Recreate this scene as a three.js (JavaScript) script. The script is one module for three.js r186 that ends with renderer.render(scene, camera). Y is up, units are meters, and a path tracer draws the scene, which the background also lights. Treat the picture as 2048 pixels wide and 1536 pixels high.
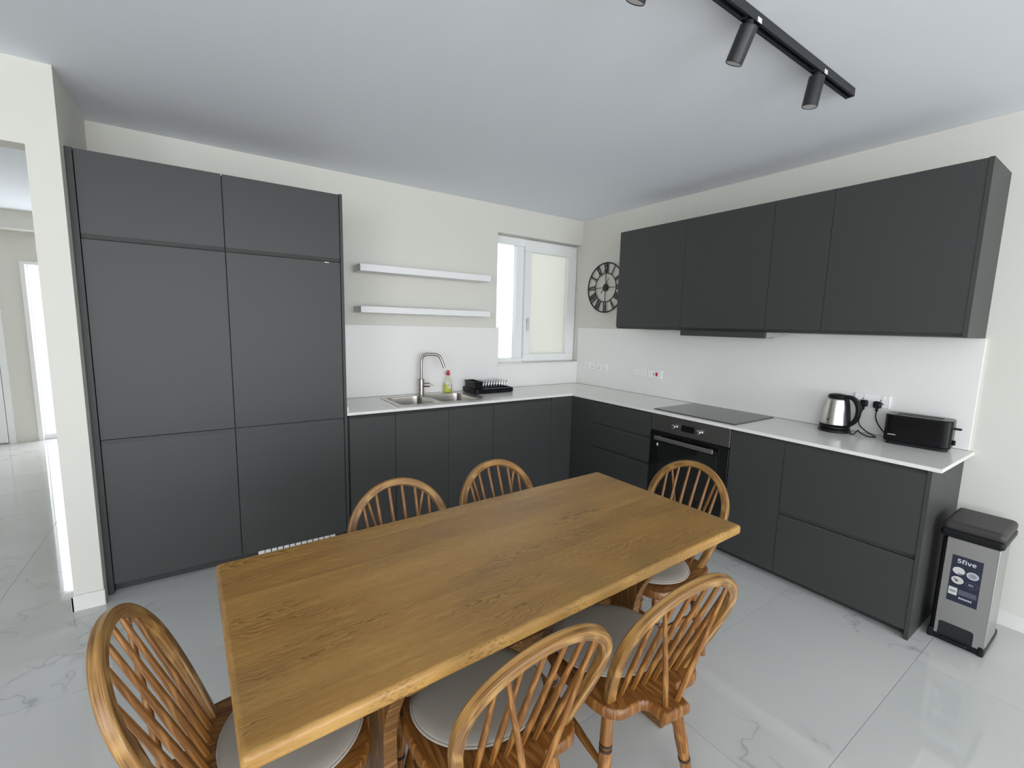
import * as THREE from 'three';
import { RoundedBoxGeometry } from 'three/addons/geometries/RoundedBoxGeometry.js';
import { mergeGeometries, toCreasedNormals } from 'three/addons/utils/BufferGeometryUtils.js';
import { RectAreaLightUniformsLib } from 'three/addons/lights/RectAreaLightUniformsLib.js';
import { createNoise2D } from 'simplex-noise';

// ---------------------------------------------------------------- camera, sky, light, exposure
const scene = new THREE.Scene();
const renderer = new THREE.WebGLRenderer();
renderer.toneMapping = THREE.LinearToneMapping;
renderer.toneMappingExposure = 1.15;
renderer.shadowMap.enabled = true;

const camera = new THREE.PerspectiveCamera(2 * Math.atan(768 / 897.4) * 180 / Math.PI, 2048 / 1536, 0.05, 60);
camera.position.set(-3.377, 1.493, 3.658);
camera.rotation.order = 'YXZ';
camera.rotation.set(-0.1298, -0.6016, 0.0246);
scene.add(camera);

// overcast daylight: it enters through the glazed garden front of the living end (behind the camera),
// the kitchen window and the glazed door at the end of the hall
const SKY = new THREE.Color().setRGB(0.92, 0.95, 1.0);
scene.background = SKY.clone().multiplyScalar(2.6);
RectAreaLightUniformsLib.init();
const ROOM = { x0: -6.1, x1: 0, z1: 10.0, H: 2.598 };
const GLAZ = { x0: -5.7, x1: -0.4, y0: 0.04, y1: 2.45 };          // garden front opening in the wall at z = 10
const FILLWIN = { z0: 4.2, z1: 7.2, y0: 0.9, y1: 2.3 };         // added, unseen fill-light window in the wall at x = -6.1
function daylight(w, h, x, y, z, turn, k) {
  const l = new THREE.RectAreaLight(SKY, k, w, h);
  l.position.set(x, y, z); l.rotation.y = turn; l.castShadow = true; l.name = 'daylight'; scene.add(l);
  return l;
}
daylight(GLAZ.x1 - GLAZ.x0 - 0.1, GLAZ.y1 - GLAZ.y0 - 0.1, (GLAZ.x0 + GLAZ.x1) / 2, (GLAZ.y0 + GLAZ.y1) / 2, 10.04, 0, 5.2);
daylight(FILLWIN.z1 - FILLWIN.z0 - 0.1, FILLWIN.y1 - FILLWIN.y0 - 0.1, -6.14, (FILLWIN.y0 + FILLWIN.y1) / 2, (FILLWIN.z0 + FILLWIN.z1) / 2, -Math.PI / 2, 5.2);  // added fill through the unseen side window, lifts right wall and wall cabinets

// ---------------------------------------------------------------- helpers
let seed = 20;
const rnd = () => { seed = (seed * 1664525 + 1013904223) >>> 0; return seed / 4294967296; };
const noise = createNoise2D(rnd), noiseB = createNoise2D(rnd);
const V = (x, y, z) => new THREE.Vector3(x, y, z);
const used = new Map();
function numbered(n) { const k = used.get(n) || 0; used.set(n, k + 1); return k ? n + '_' + String(k).padStart(3, '0') : n; }
function shade(o) { o.castShadow = o.receiveShadow = true; return o; }
function obj(name, geos, mat, parent, label) {
  const list = (Array.isArray(geos) ? geos : [geos]).filter(Boolean);
  let g = list[0];
  if (list.length > 1) g = mergeGeometries(list.map((q) => { const c = q.index ? q.toNonIndexed() : q; for (const k of Object.keys(c.attributes)) if (!['position', 'normal', 'uv'].includes(k)) c.deleteAttribute(k); return c; }));
  const m = shade(new THREE.Mesh(g, mat));
  m.name = name;
  if (label) m.userData.label = label;
  if (parent) parent.add(m);
  return m;
}
function thing(name, label, category, pos = [0, 0, 0], turn = 0, group) {
  const o = new THREE.Group();
  o.name = numbered(name); o.position.set(...pos); o.rotation.y = turn;
  o.userData = { label, category };
  if (group) o.userData.group = group;
  scene.add(o);
  return o;
}
function structure(name, geos, mat, label, category) {
  const m = obj(name, geos, mat);
  m.userData = { kind: 'structure', label, category };
  scene.add(m);
  return m;
}
function structGroup(name, label, category) {
  const g = new THREE.Group(); g.name = name; g.userData = { kind: 'structure', label, category }; scene.add(g); return g;
}
function bx(x0, x1, y0, y1, z0, z1) {
  return new THREE.BoxGeometry(x1 - x0, y1 - y0, z1 - z0).translate((x0 + x1) / 2, (y0 + y1) / 2, (z0 + z1) / 2);
}
function rb(x0, x1, y0, y1, z0, z1, r = 0.004, s = 2) {
  const w = x1 - x0, h = y1 - y0, d = z1 - z0;
  return new RoundedBoxGeometry(w, h, d, s, Math.min(r, w / 2.01, h / 2.01, d / 2.01)).translate((x0 + x1) / 2, (y0 + y1) / 2, (z0 + z1) / 2);
}
function mapGeo(g, m) {
  g.applyMatrix4(m);
  if (m.determinant() < 0) {
    const c = g.index ? g.toNonIndexed() : g;
    for (const a of Object.values(c.attributes)) {
      const n = a.itemSize, A = a.array;
      for (let i = 0; i < a.count; i += 3) for (let k = 0; k < n; k++) { const t = A[(i + 1) * n + k]; A[(i + 1) * n + k] = A[(i + 2) * n + k]; A[(i + 2) * n + k] = t; }
    }
    c.computeVertexNormals();
    return c;
  }
  return g;
}
function cylX(r, x0, x1, y, z, s = 20) { return new THREE.CylinderGeometry(r, r, x1 - x0, s).rotateZ(Math.PI / 2).translate((x0 + x1) / 2, y, z); }
function cylY(r0, r1, y0, y1, x, z, s = 24) { return new THREE.CylinderGeometry(r1, r0, y1 - y0, s).translate(x, (y0 + y1) / 2, z); }
function lathe(pts, s = 32) { return new THREE.LatheGeometry(pts.map(([r, y]) => new THREE.Vector2(r, y)), s); }
// a turned rod from p0 to p1; radii are spread evenly, or given as [radius, t]
function rod(p0, p1, radii, s = 10) {
  const L = p0.distanceTo(p1), n = radii.length;
  const pr = radii.map((r, i) => Array.isArray(r) ? [r[0], r[1] * L] : [r, i / (n - 1) * L]);
  const pts = [[0.0001, 0], ...pr, [0.0001, L]];
  const g = lathe(pts, s), uv = g.attributes.uv, p = g.attributes.position;
  for (let i = 0; i < uv.count; i++) uv.setXY(i, uv.getX(i) * 0.09, p.getY(i));
  const q = new THREE.Quaternion().setFromUnitVectors(V(0, 1, 0), p1.clone().sub(p0).normalize());
  return g.applyQuaternion(q).translate(p0.x, p0.y, p0.z);
}
function tube(points, r, seg = 48, s = 10, closed = false) {
  const c = new THREE.CatmullRomCurve3(points.map((p) => V(...p)), closed, 'centripetal');
  return new THREE.TubeGeometry(c, seg, r, s, closed);
}
// a rounded rectangular section swept along a planar curve; n is the plane's normal
function sweep(points, n, a, b, corner = 0.35) {
  const prof = [], K = 4;
  for (const [sx, sy, t0] of [[1, 1, 0], [-1, 1, 1], [-1, -1, 2], [1, -1, 3]])
    for (let k = 0; k <= K; k++) { const t = (t0 + k / K) * Math.PI / 2; prof.push([sx * a * (1 - corner) + a * corner * Math.cos(t), sy * b * (1 - corner) + b * corner * Math.sin(t)]); }
  const N = points.length, M = prof.length, pos = [], uv = [], idx = [];
  let len = 0;
  for (let i = 0; i < N; i++) {
    const t = points[Math.min(i + 1, N - 1)].clone().sub(points[Math.max(i - 1, 0)]).normalize();
    const side = t.clone().cross(n).normalize();
    if (i) len += points[i].distanceTo(points[i - 1]);
    for (let j = 0; j <= M; j++) {
      const [u, v] = prof[j % M], p = points[i].clone().addScaledVector(side, u).addScaledVector(n, v);
      pos.push(p.x, p.y, p.z); uv.push(j / M * 0.1, len);
    }
  }
  for (let i = 0; i < N - 1; i++) for (let j = 0; j < M; j++) { const q = i * (M + 1) + j; idx.push(q, q + M + 1, q + 1, q + 1, q + M + 1, q + M + 2); }
  const g = new THREE.BufferGeometry();
  g.setAttribute('position', new THREE.Float32BufferAttribute(pos, 3)); g.setAttribute('uv', new THREE.Float32BufferAttribute(uv, 2)); g.setIndex(idx);
  g.computeVertexNormals();
  return g;
}
function dataTex(w, h, fn, srgb = true) {
  const d = new Uint8Array(w * h * 4);
  for (let y = 0; y < h; y++) for (let x = 0; x < w; x++) { const c = fn(x / w, y / h), i = (y * w + x) * 4; d[i] = c[0]; d[i + 1] = c[1]; d[i + 2] = c[2]; d[i + 3] = 255; }
  const t = new THREE.DataTexture(d, w, h);
  t.magFilter = THREE.LinearFilter; t.minFilter = THREE.LinearMipmapLinearFilter; t.generateMipmaps = true;
  t.wrapS = t.wrapT = THREE.RepeatWrapping;
  if (srgb) t.colorSpace = THREE.SRGBColorSpace;
  t.needsUpdate = true;
  return t;
}
const lerp = (a, b, t) => a + (b - a) * t, clamp = (v) => Math.max(0, Math.min(1, v));
const mixc = (a, b, t) => [lerp(a[0], b[0], t), lerp(a[1], b[1], t), lerp(a[2], b[2], t)];

// ---------------------------------------------------------------- materials
const std = (rgb, rough, o = {}) => new THREE.MeshStandardMaterial({ color: new THREE.Color().setRGB(...rgb), roughness: rough, ...o });
const phy = (rgb, rough, o = {}) => new THREE.MeshPhysicalMaterial({ color: new THREE.Color().setRGB(...rgb), roughness: rough, ...o });
const M = {};
M.wall = std([0.72, 0.71, 0.645], 0.92);
M.ceiling = std([0.88, 0.91, 0.96], 0.95);
M.skirting = std([0.78, 0.77, 0.74], 0.4);
M.grout = std([0.42, 0.42, 0.42], 0.9);
M.cabinet = phy([0.043, 0.0435, 0.0425], 0.5);
M.carcass = std([0.05, 0.052, 0.052], 0.6);
M.plinth = std([0.035, 0.036, 0.036], 0.55);
M.white = std([0.86, 0.86, 0.85], 0.45);
M.whitePlastic = std([0.93, 0.93, 0.92], 0.3);
M.upvc = std([0.9, 0.91, 0.9], 0.32);
M.steel = std([0.55, 0.53, 0.5], 0.28, { metalness: 1 });
M.brushed = std([0.42, 0.38, 0.34], 0.32, { metalness: 1 });
M.sinkSteel = std([0.5, 0.48, 0.45], 0.3, { metalness: 1 });
M.ovenSteel = std([0.17, 0.165, 0.155], 0.38, { metalness: 0.85 });
M.handleSteel = std([0.3, 0.29, 0.27], 0.4, { metalness: 0.9 });
M.chrome = std([0.75, 0.76, 0.77], 0.12, { metalness: 1 });
M.blackPlastic = phy([0.01, 0.01, 0.011], 0.4, { specularIntensity: 0.45 });
M.blackGloss = phy([0.004, 0.004, 0.005], 0.25, { specularIntensity: 0.4 });
M.blackGlass = phy([0.006, 0.0065, 0.007], 0.08);
M.blackMetal = std([0.018, 0.019, 0.021], 0.45);
M.iron = std([0.012, 0.012, 0.013], 0.6);
M.hobGlass = phy([0.035, 0.037, 0.04], 0.12);
M.lampFace = std([0.72, 0.71, 0.7], 0.35);
M.red = std([0.55, 0.03, 0.05], 0.4);
M.lid = std([0.035, 0.034, 0.032], 0.5);
M.binSteel = std([0.46, 0.46, 0.455], 0.34, { metalness: 0.9 });

const marble = dataTex(1024, 1024, (u, v) => {
  const fb = (x, y) => noise(x, y) + 0.5 * noise(x * 2.1 + 5, y * 2.1) + 0.25 * noiseB(x * 4.3, y * 4.3 + 9) + 0.12 * noiseB(x * 9, y * 9);
  const wx = u * 2.6 + 0.3 * fb(u * 3 + 11, v * 3), wy = v * 2.6 + 0.3 * fb(u * 3, v * 3 + 23);
  const n1 = fb(wx * 0.55 + wy * 0.35, wy * 0.5 - wx * 0.2 + 40), n2 = fb(wx * 0.8 + 60, wy * 0.8 - 12), soft = 0.5 + 0.5 * noise(wx * 0.9 + 80, wy * 0.9);
  const vein = Math.exp(-Math.abs(n1) * 30) * clamp(0.2 + 1.1 * soft - 0.3) + 0.25 * Math.exp(-Math.abs(n2) * 55) * clamp(soft * 1.4 - 0.75) + 0.22 * Math.exp(-Math.abs(n1) * 6) * clamp(noiseB(wx * 1.3, wy * 1.3 + 30));
  return mixc(mixc([206, 206, 202], [199, 200, 197], 0.5 + 0.5 * noise(u * 2 + 3, v * 2)), [138, 138, 135], clamp(vein * 0.6));
});
marble.wrapS = marble.wrapT = THREE.MirroredRepeatWrapping;
const quartzTex = dataTex(256, 256, (u, v) => { const n = noiseB(u * 90, v * 90), q = 240 + n * 4 + (n > 0.8 ? 7 : 0); return [q, q - 2, q - 7]; });
quartzTex.repeat.set(2.5, 2.5);
M.quartz = phy([1, 1, 1], 0.16, { map: quartzTex });
M.quartzEdge = phy([0.85, 0.85, 0.82], 0.2);
M.splash = phy([0.87, 0.865, 0.835], 0.22);

const oakTop = dataTex(2048, 1024, (u, v) => {
  const X = u * 1.7, Y = v * 0.85, Yw = Y + 0.006 * noise(X * 1.1, 3), board = Math.floor(Yw / 0.142), yb = Yw - board * 0.142 - 0.071;
  const o = board * 17.3, kk = Math.abs(Math.sin(board * 12.9898) * 43758.5) % 1;
  const wob = 0.02 * noise(X * 1.5 + o, o) + 0.006 * noise(X * 6 + o, Y * 18) + 0.003 * noiseB(X * 22, Y * 40);
  const cx = yb + wob + (kk - 0.5) * 0.07;
  const d = Math.sqrt(cx * cx * 1.2 + Math.pow(0.02 + 0.045 * noise(X * 0.9 + o, 5 + o) + 0.012 * noise(X * 3 + o, Y * 9), 2));
  const ring = d * 135 + 0.45 * noise(X * 3 + o, Y * 30) + 0.25 * noiseB(X * 18, Y * 50);
  const f = ring - Math.floor(ring), line = Math.pow(f, 3.4) * (f < 0.9 ? 1 : (1 - f) / 0.1);
  const zone = clamp(0.32 + 0.95 * noise(X * 1.6 + 7, Y * 6 + o));            // cathedral figure shows in patches
  const pore = clamp((noiseB(X * 30, Y * 430) - 0.3) * 1.7), streak = clamp(noiseB(X * 2.2 + 5, Y * 75 + o));
  const patch = 0.5 + 0.5 * noise(X * 1.1 + 40, Y * 5 + o), fleck = clamp(noiseB(X * 8 + o, Y * 40) - 0.4);
  const stain = clamp(noise(X * 2.1 + 90, Y * 3.2 + 7) - 0.45) * 0.55;
  let c = mixc([174, 132, 68], [146, 106, 51], clamp(0.45 * patch + 0.45 * kk));
  c = mixc(c, [92, 64, 27], clamp(0.95 * line * zone + 0.34 * pore * (0.5 + line) + 0.14 * streak));
  c = mixc(c, [198, 162, 100], clamp(fleck * 0.5));
  c = mixc(c, [112, 90, 58], stain);
  const wornSheen = clamp((Math.abs(Y - 0.425) - 0.362 + 0.006 * noiseB(X * 14, 2)) / 0.006), nick = clamp((noiseB(X * 48, Y * 110) + 0.6 * noise(X * 5, 8) - 0.5) * 1.6);
  return mixc(mixc(c, [204, 168, 102], 0.3 * wornSheen * (0.6 + 0.6 * noise(X * 6, 31))), [92, 68, 36], 0.5 * wornSheen * nick);   // long edges rubbed and nicked; pale band mostly a painted highlight
});
const oakTurned = dataTex(512, 1024, (u, v) => { // grain runs along v; one repeat is 0.25 m by 1 m
  const a = u * 2 * Math.PI, X = Math.cos(a) * 2.2, Y = Math.sin(a) * 2.2;
  const g = noise(X * 3 + 11, Y * 3 + v * 2.2), g2 = noiseB(X * 9, Y * 9 + v * 5 + 3), s = noiseB(X * 26, Y * 26 + v * 16);
  const b = Math.cos(v * 2 * Math.PI);
  let c = mixc([166, 124, 66], [124, 86, 40], clamp(0.5 + 0.5 * g));
  c = mixc(c, [66, 40, 16], clamp(g2 * 0.7 + clamp(s - 0.2) * 0.6));
  return mixc(c, [198, 160, 100], clamp(noise(X * 0.7 + 50, Y * 0.7 + b * 2) * 0.7));
});
oakTurned.repeat.set(4, 1);
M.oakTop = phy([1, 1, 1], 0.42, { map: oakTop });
M.oak = phy([1, 1, 1], 0.34, { map: oakTurned });
M.oakDark = phy([0.62, 0.55, 0.5], 0.45, { map: oakTurned });
M.oakTurned = phy([0.92, 0.76, 0.64], 0.34, { map: oakTurned });
M.oakSeat = phy([0.74, 0.57, 0.44], 0.36, { map: oakTurned });
M.burn = std([0.045, 0.025, 0.014], 0.55);
const weave = dataTex(128, 128, (u, v) => { const w = 128 + 60 * Math.sin(u * 2 * Math.PI * 24) * Math.sin(v * 2 * Math.PI * 24); return [w, w, w]; }, false);
weave.repeat.set(4, 4);
M.cushion = std([0.31, 0.28, 0.24], 0.95, { bumpMap: weave, bumpScale: 0.0006 });
M.piping = std([0.38, 0.35, 0.31], 0.9);

const H = ROOM.H, XP = -3.878, ZP = 0.681, PW = 0.112;
// ---------------------------------------------------------------- room shell
{
  const floor = structGroup('floor', 'polished pale grey marble-look floor tiles with thin joints', 'floor');
  obj('grout_bed', bx(-6.3, 0.2, -0.12, -0.0015, -4.1, 10.2), M.grout, floor);
  const variants = [0, 1, 2, 3, 4, 5].map((k) => {
    const t = marble.clone(); t.offset.set(k * 0.37, k * 0.23); t.rotation = (k % 2) * Math.PI; t.repeat.set(0.62, 0.62); t.needsUpdate = true;
    return phy([1, 1, 1], 0.05, { map: t, ior: 1.62 });
  });
  const TW = 1.2, TD = 0.6, gap = 0.0022;
  let n = 0;
  for (let i = -4; i < 2; i++) for (let j = -11; j < 13; j++) {
    const x0 = -1.93 + i * TW, z0 = 2.565 + j * TD;
    const a0 = Math.max(x0, -6.1), a1 = Math.min(x0 + TW, 0), b0 = Math.max(z0, -3.8), b1 = Math.min(z0 + TD, 10.0);
    if (a1 - a0 < 0.02 || b1 - b0 < 0.02) continue;
    if (a0 > -4.0 && b1 < 0.05) continue;
    const w = a1 - a0 - gap, d = b1 - b0 - gap;
    const g = new THREE.BoxGeometry(w, 0.01, d), uv = g.attributes.uv, p = g.attributes.position;
    for (let q = 0; q < uv.count; q++) uv.setXY(q, p.getX(q) / 1.2, p.getZ(q) / 1.2);
    const t = obj(n ? 'tile_' + String(n).padStart(3, '0') : 'tile', g, variants[(n * 7 + i * 5 + 40) % 6], floor);
    t.position.set((a0 + a1) / 2, -0.005, (b0 + b1) / 2);
    n++;
  }
}
structure('ceiling', bx(-6.3, 0.2, H, H + 0.15, -4.1, 10.2), M.ceiling, 'plain white painted ceiling over the kitchen', 'ceiling');
const WIN = { x0: -1.065, x1: 0, y0: 1.118, y1: 2.352 };
structure('wall_right', bx(0, 0.2, 0, H, -0.3, 10.2), M.wall, 'pale grey wall behind the oven run and clock', 'wall');
structure('wall_back', [bx(-3.99, WIN.x0, 0, H, -0.22, 0), bx(WIN.x0, 0, 0, WIN.y0 - 0.012, -0.22, 0), bx(WIN.x0, 0, WIN.y1, H, -0.22, 0)], M.wall, 'pale grey wall behind the sink with window opening', 'wall');
structure('wall_left', bx(XP - PW, XP, 0, H, -4.0, ZP), M.wall, 'narrow pale wall end beside the tall dark cabinets', 'wall');
structure('wall_header', bx(-6.1, XP - PW, 2.24, H, ZP - 0.12, ZP), M.wall, 'pale wall strip above the hallway opening', 'wall');
structure('wall_living', [bx(-6.3, -6.1, 0, H, -4.0, FILLWIN.z0), bx(-6.3, -6.1, 0, H, FILLWIN.z1, 10.2), bx(-6.3, -6.1, 0, FILLWIN.y0, FILLWIN.z0, FILLWIN.z1), bx(-6.3, -6.1, FILLWIN.y1, H, FILLWIN.z0, FILLWIN.z1)], M.wall, 'pale wall along the hall and living end', 'wall');
structure('wall_garden', [bx(-6.1, GLAZ.x0, 0, H, 10.0, 10.2), bx(GLAZ.x1, 0, 0, H, 10.0, 10.2), bx(GLAZ.x0, GLAZ.x1, GLAZ.y1, H, 10.0, 10.2)], M.wall, 'pale wall around the glazed garden front', 'wall');
{
  const w = structGroup('window_2', 'wide glazed garden front with white frames', 'window');
  const f = [bx(GLAZ.x0, GLAZ.x1, 0, 0.05, 10.07, 10.15), bx(GLAZ.x0, GLAZ.x1, GLAZ.y1 - 0.06, GLAZ.y1, 10.07, 10.15)];
  for (let k = 0; k < 4; k++) { const x = GLAZ.x0 + (GLAZ.x1 - GLAZ.x0 - 0.06) * k / 3; f.push(bx(x, x + 0.06, 0.05, GLAZ.y1 - 0.06, 10.07, 10.15)); }
  obj('window_frame', f, M.upvc, w);
  const v = structGroup('window_3', 'white framed window added to the long wall for fill light', 'window');
  const q = [bx(-6.24, -6.17, FILLWIN.y0, FILLWIN.y0 + 0.05, FILLWIN.z0, FILLWIN.z1), bx(-6.24, -6.17, FILLWIN.y1 - 0.05, FILLWIN.y1, FILLWIN.z0, FILLWIN.z1)];
  for (let k = 0; k < 4; k++) { const z = FILLWIN.z0 + (FILLWIN.z1 - FILLWIN.z0 - 0.05) * k / 3; q.push(bx(-6.24, -6.17, FILLWIN.y0 + 0.05, FILLWIN.y1 - 0.05, z, z + 0.05)); }
  obj('window_frame', q, M.upvc, v);
}
// hall end: beam, wall, two doors
structure('wall_hall_end', [bx(-6.1, -5.06, 0, 2.4, -4.0, -3.8), bx(-5.06, -3.99, 2.08, 2.4, -4.0, -3.8), bx(-4.2, -3.99, 0, 2.08, -4.0, -3.8)], M.wall, 'beige wall at the far end of the hallway', 'wall');
structure('wall_hall_beam', bx(-6.1, -3.99, 2.4, H, -4.0, -3.55), M.wall, 'pale beam across the far end of the hallway', 'wall');
{
  const d = structGroup('door_1', 'plain white interior door at the end of the hallway', 'door');
  obj('door_leaf', rb(-6.02, -5.305, 0.01, 2.05, -3.8, -3.76, 0.006), M.white, d);
  obj('door_frame', [bx(-5.3, -5.245, 0, 2.055, -3.8, -3.775), bx(-6.08, -6.025, 0, 2.055, -3.8, -3.775), bx(-6.08, -5.245, 2.055, 2.1, -3.8, -3.775)], M.white, d);
  obj('door_handle', [cylX(0.009, -5.49, -5.37, 1.0, -3.72, 10)], M.steel, d);
  const e = structGroup('door_2', 'bright frosted glass door at the end of the hallway', 'door');
  obj('door_frame', [bx(-5.06, -5.02, 0, 2.045, -3.92, -3.78), bx(-4.235, -4.2, 0, 2.045, -3.92, -3.78), bx(-5.06, -4.2, 2.045, 2.08, -3.92, -3.78), bx(-5.02, -4.235, 0, 0.06, -3.92, -3.84)], M.white, e);
  obj('pane', bx(-5.02, -4.235, 0.06, 2.045, -3.885, -3.875), phy([0.9, 0.92, 0.93], 0.9, { transmission: 0.75, thickness: 0 }), e);
}
daylight(0.76, 1.9, -4.63, 1.05, -3.86, Math.PI, 4.6);
// skirtings
structure('baseboard_left', [rb(XP - PW - 0.012, XP + 0.006, 0, 0.082, ZP, ZP + 0.014, 0.003), rb(XP - PW - 0.012, XP - PW, 0, 0.082, -3.7, ZP + 0.014, 0.003)], M.skirting, 'white skirting at the foot of the narrow wall end', 'skirting');
structure('baseboard_right', rb(-0.014, 0, 0, 0.082, 3.125, 10.0, 0.003), M.skirting, 'white skirting along the right wall behind the bin', 'skirting');

// ---------------------------------------------------------------- kitchen window
{
  const w = structGroup('window_1', 'white two-part kitchen window beside the sink with frosted casement', 'window');
  const z0 = -0.16, z1 = -0.1, fx0 = -1.06, fx1 = -0.003, mid0 = -0.776, mid1 = -0.688;
  obj('window_frame', [rb(fx0, fx1, 2.275, 2.35, z0, z1, 0.006), rb(fx0, fx1, WIN.y0, 1.166, z0, z1, 0.006), rb(fx0, -1.0, 1.166, 2.275, z0, z1, 0.006), rb(mid0, mid1, 1.166, 2.275, z0, z1, 0.006), rb(-0.05, fx1, 1.166, 2.275, z0, z1, 0.006)], M.upvc, w);
  obj('pane', bx(-1.0, mid0, 1.166, 2.275, -0.135, -0.129), phy([0.97, 0.98, 0.98], 0.02, { transmission: 1, thickness: 0 }), w);
  const s = new THREE.Group(); s.name = 'casement'; w.add(s);
  const a0 = -0.684, a1 = -0.008, b0 = 1.13, b1 = 2.335, t = 0.076, f0 = -0.13, f1 = -0.072;
  obj('casement_frame', [rb(a0, a1, b1 - t - 0.03, b1, f0, f1, 0.006), rb(a0, a1, b0, b0 + t, f0, f1, 0.006), rb(a0, a0 + t, b0 + t, b1 - t - 0.03, f0, f1, 0.002), rb(a1 - t - 0.04, a1, b0 + t, b1 - t - 0.03, f0, f1, 0.002)], M.upvc, s);
  obj('frosted_pane', bx(a0 + t, a1 - t - 0.04, b0 + t, b1 - t - 0.03, -0.118, -0.112), phy([0.86, 0.865, 0.81], 0.95, { transmission: 0.55, thickness: 0 }), s);
  obj('window_handle', [rb(-0.665, -0.643, 1.53, 1.57, f1, f1 + 0.008, 0.003), rb(-0.662, -0.646, 1.44, 1.57, f1 + 0.012, f1 + 0.028, 0.005), cylZ(0.007, f1, f1 + 0.02, -0.654, 1.555)], std([0.55, 0.56, 0.57], 0.35, { metalness: 0.6 }), s);
}
function cylZ(r, z0, z1, x, y, s = 16) { return new THREE.CylinderGeometry(r, r, z1 - z0, s).rotateX(Math.PI / 2).translate(x, y, (z0 + z1) / 2); }
structure('trim_1', rb(WIN.x0 + 0.01, 0, WIN.y0 - 0.012, WIN.y0 + 0.002, -0.2, 0.024, 0.003), M.quartzEdge, 'thin white stone sill under the kitchen window', 'window sill');
structure('wall_outside', bx(-2.6, 1.5, -0.5, 1.47, -1.6, -1.4), std([0.8, 0.78, 0.75], 0.9), 'pale low wall outside the kitchen window', 'wall');

// ---------------------------------------------------------------- cabinets
const FB = 0.592, ZT = 0.604, WT = 0.884, WD = 0.602;
// front panel with finger-pull bevels; 'z' faces +z and spans x, 'x' faces -x and spans z
function panel(way, u0, u1, y0, y1, front, { bt = 0, bb = 0, t = 0.02, bd = 0.015 } = {}) {
  const c = 0.0012, s = new THREE.Shape();
  s.moveTo(t, y0);
  if (bb) { s.lineTo(bd, y0); s.lineTo(0, y0 + bb); } else { s.lineTo(c, y0); s.lineTo(0, y0 + c); }
  if (bt) { s.lineTo(0, y1 - bt); s.lineTo(bd, y1); } else { s.lineTo(0, y1 - c); s.lineTo(c, y1); }
  s.lineTo(t, y1);
  const g = new THREE.ExtrudeGeometry(s, { depth: u1 - u0, bevelEnabled: false });
  const m = new THREE.Matrix4();
  if (way === 'z') m.set(0, 0, 1, u0, 0, 1, 0, 0, -1, 0, 0, front, 0, 0, 0, 1);
  else m.set(1, 0, 0, front, 0, 1, 0, 0, 0, 0, 1, u0, 0, 0, 0, 1);
  return mapGeo(g, m);
}
const HT = 2.279, XT = -2.6145, XTL = -3.876, XTM = -3.254;
function tall(label, x0, x1, extra) {
  const c = thing('tall_cabinet', label, 'cabinet', [0, 0, 0], 0, 'tall dark grey cabinets');
  obj('body', bx(x0, x1, 0.06, HT - 0.003, 0.006, ZT - 0.0215), M.carcass, c);
  const a = x0 + 0.002, b = x1 - 0.002;
  obj('door', panel('z', a, b, 1.866, HT, ZT, { bb: 0.022, bd: 0.008 }), M.cabinet, c);
  obj('door', panel('z', a, b, 0.853, 1.862, ZT), M.cabinet, c);
  obj('door', panel('z', a, b, 0.055, 0.849, ZT, { bt: 0.022, bd: 0.008 }), M.cabinet, c);
  extra(c);
  return c;
}
tall('tall dark grey cabinet next to the narrow wall end', -3.848, XTM, (c) => {
  obj('filler_panel', bx(XTL, -3.851, 0, HT + 0.004, 0.006, ZT - 0.004), M.cabinet, c);
  obj('plinth', bx(-3.85, XTM, 0, 0.058, 0.3, ZT - 0.05), M.plinth, c);
});
tall('tall dark grey cabinet next to the floating shelves with white floor grille', XTM + 0.001, -2.634, (c) => {
  obj('end_panel', bx(-2.632, XT, 0, HT + 0.004, 0.006, ZT + 0.004), M.cabinet, c);
  const p = obj('plinth', bx(XTM, -2.634, 0, 0.058, 0.3, ZT - 0.05), M.plinth, c);
  const z = ZT - 0.05;
  obj('grille_frame', [bx(-3.165, -2.7, 0.006, 0.012, z, z + 0.006), bx(-3.165, -2.7, 0.046, 0.052, z, z + 0.006), bx(-3.165, -3.13, 0.006, 0.052, z, z + 0.006), bx(-2.735, -2.7, 0.006, 0.052, z, z + 0.006)], M.whitePlastic, p, 'white plinth grille frame');
  for (let k = 0; k < 11; k++) obj('slat', bx(-3.125 + k * 0.0355, -3.096 + k * 0.0355, 0.012, 0.046, z, z + 0.004), M.whitePlastic, p);
  obj('metal_tab', rb(-2.729, -2.703, 1.8555, 1.8595, ZT, ZT + 0.002, 0.001), M.chrome, c, 'small shiny metal tab');
});

const DB = 0.045, DT = 0.858;                     // bottom and top of the base fronts
function base(label, geosBody, fronts, extra, group = 'dark grey base cabinets') {
  const c = thing('base_cabinet', label, 'cabinet', [0, 0, 0], 0, group);
  obj('body', geosBody, M.carcass, c);
  for (const [n, g] of fronts) obj(n, g, M.cabinet, c);
  if (extra) extra(c);
  return c;
}
const plX = (c, z0, z1) => obj('plinth', bx(-FB + 0.055, -FB + 0.071, 0, 0.044, z0, z1), M.plinth, c);
const plZ = (c, x0, x1) => obj('plinth', bx(x0, x1, 0, 0.044, FB - 0.071, FB - 0.055), M.plinth, c);
const bodyZ = (x0, x1) => bx(x0 + 0.001, x1 - 0.001, 0.045, 0.846, 0.006, FB - 0.0215);
const bodyX = (z0, z1) => bx(-FB + 0.0215, -0.006, 0.045, 0.846, z0 + 0.001, z1 - 0.001);
const B = [-2.598, -2.2766, -1.8535, -1.4486, -0.835];
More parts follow.
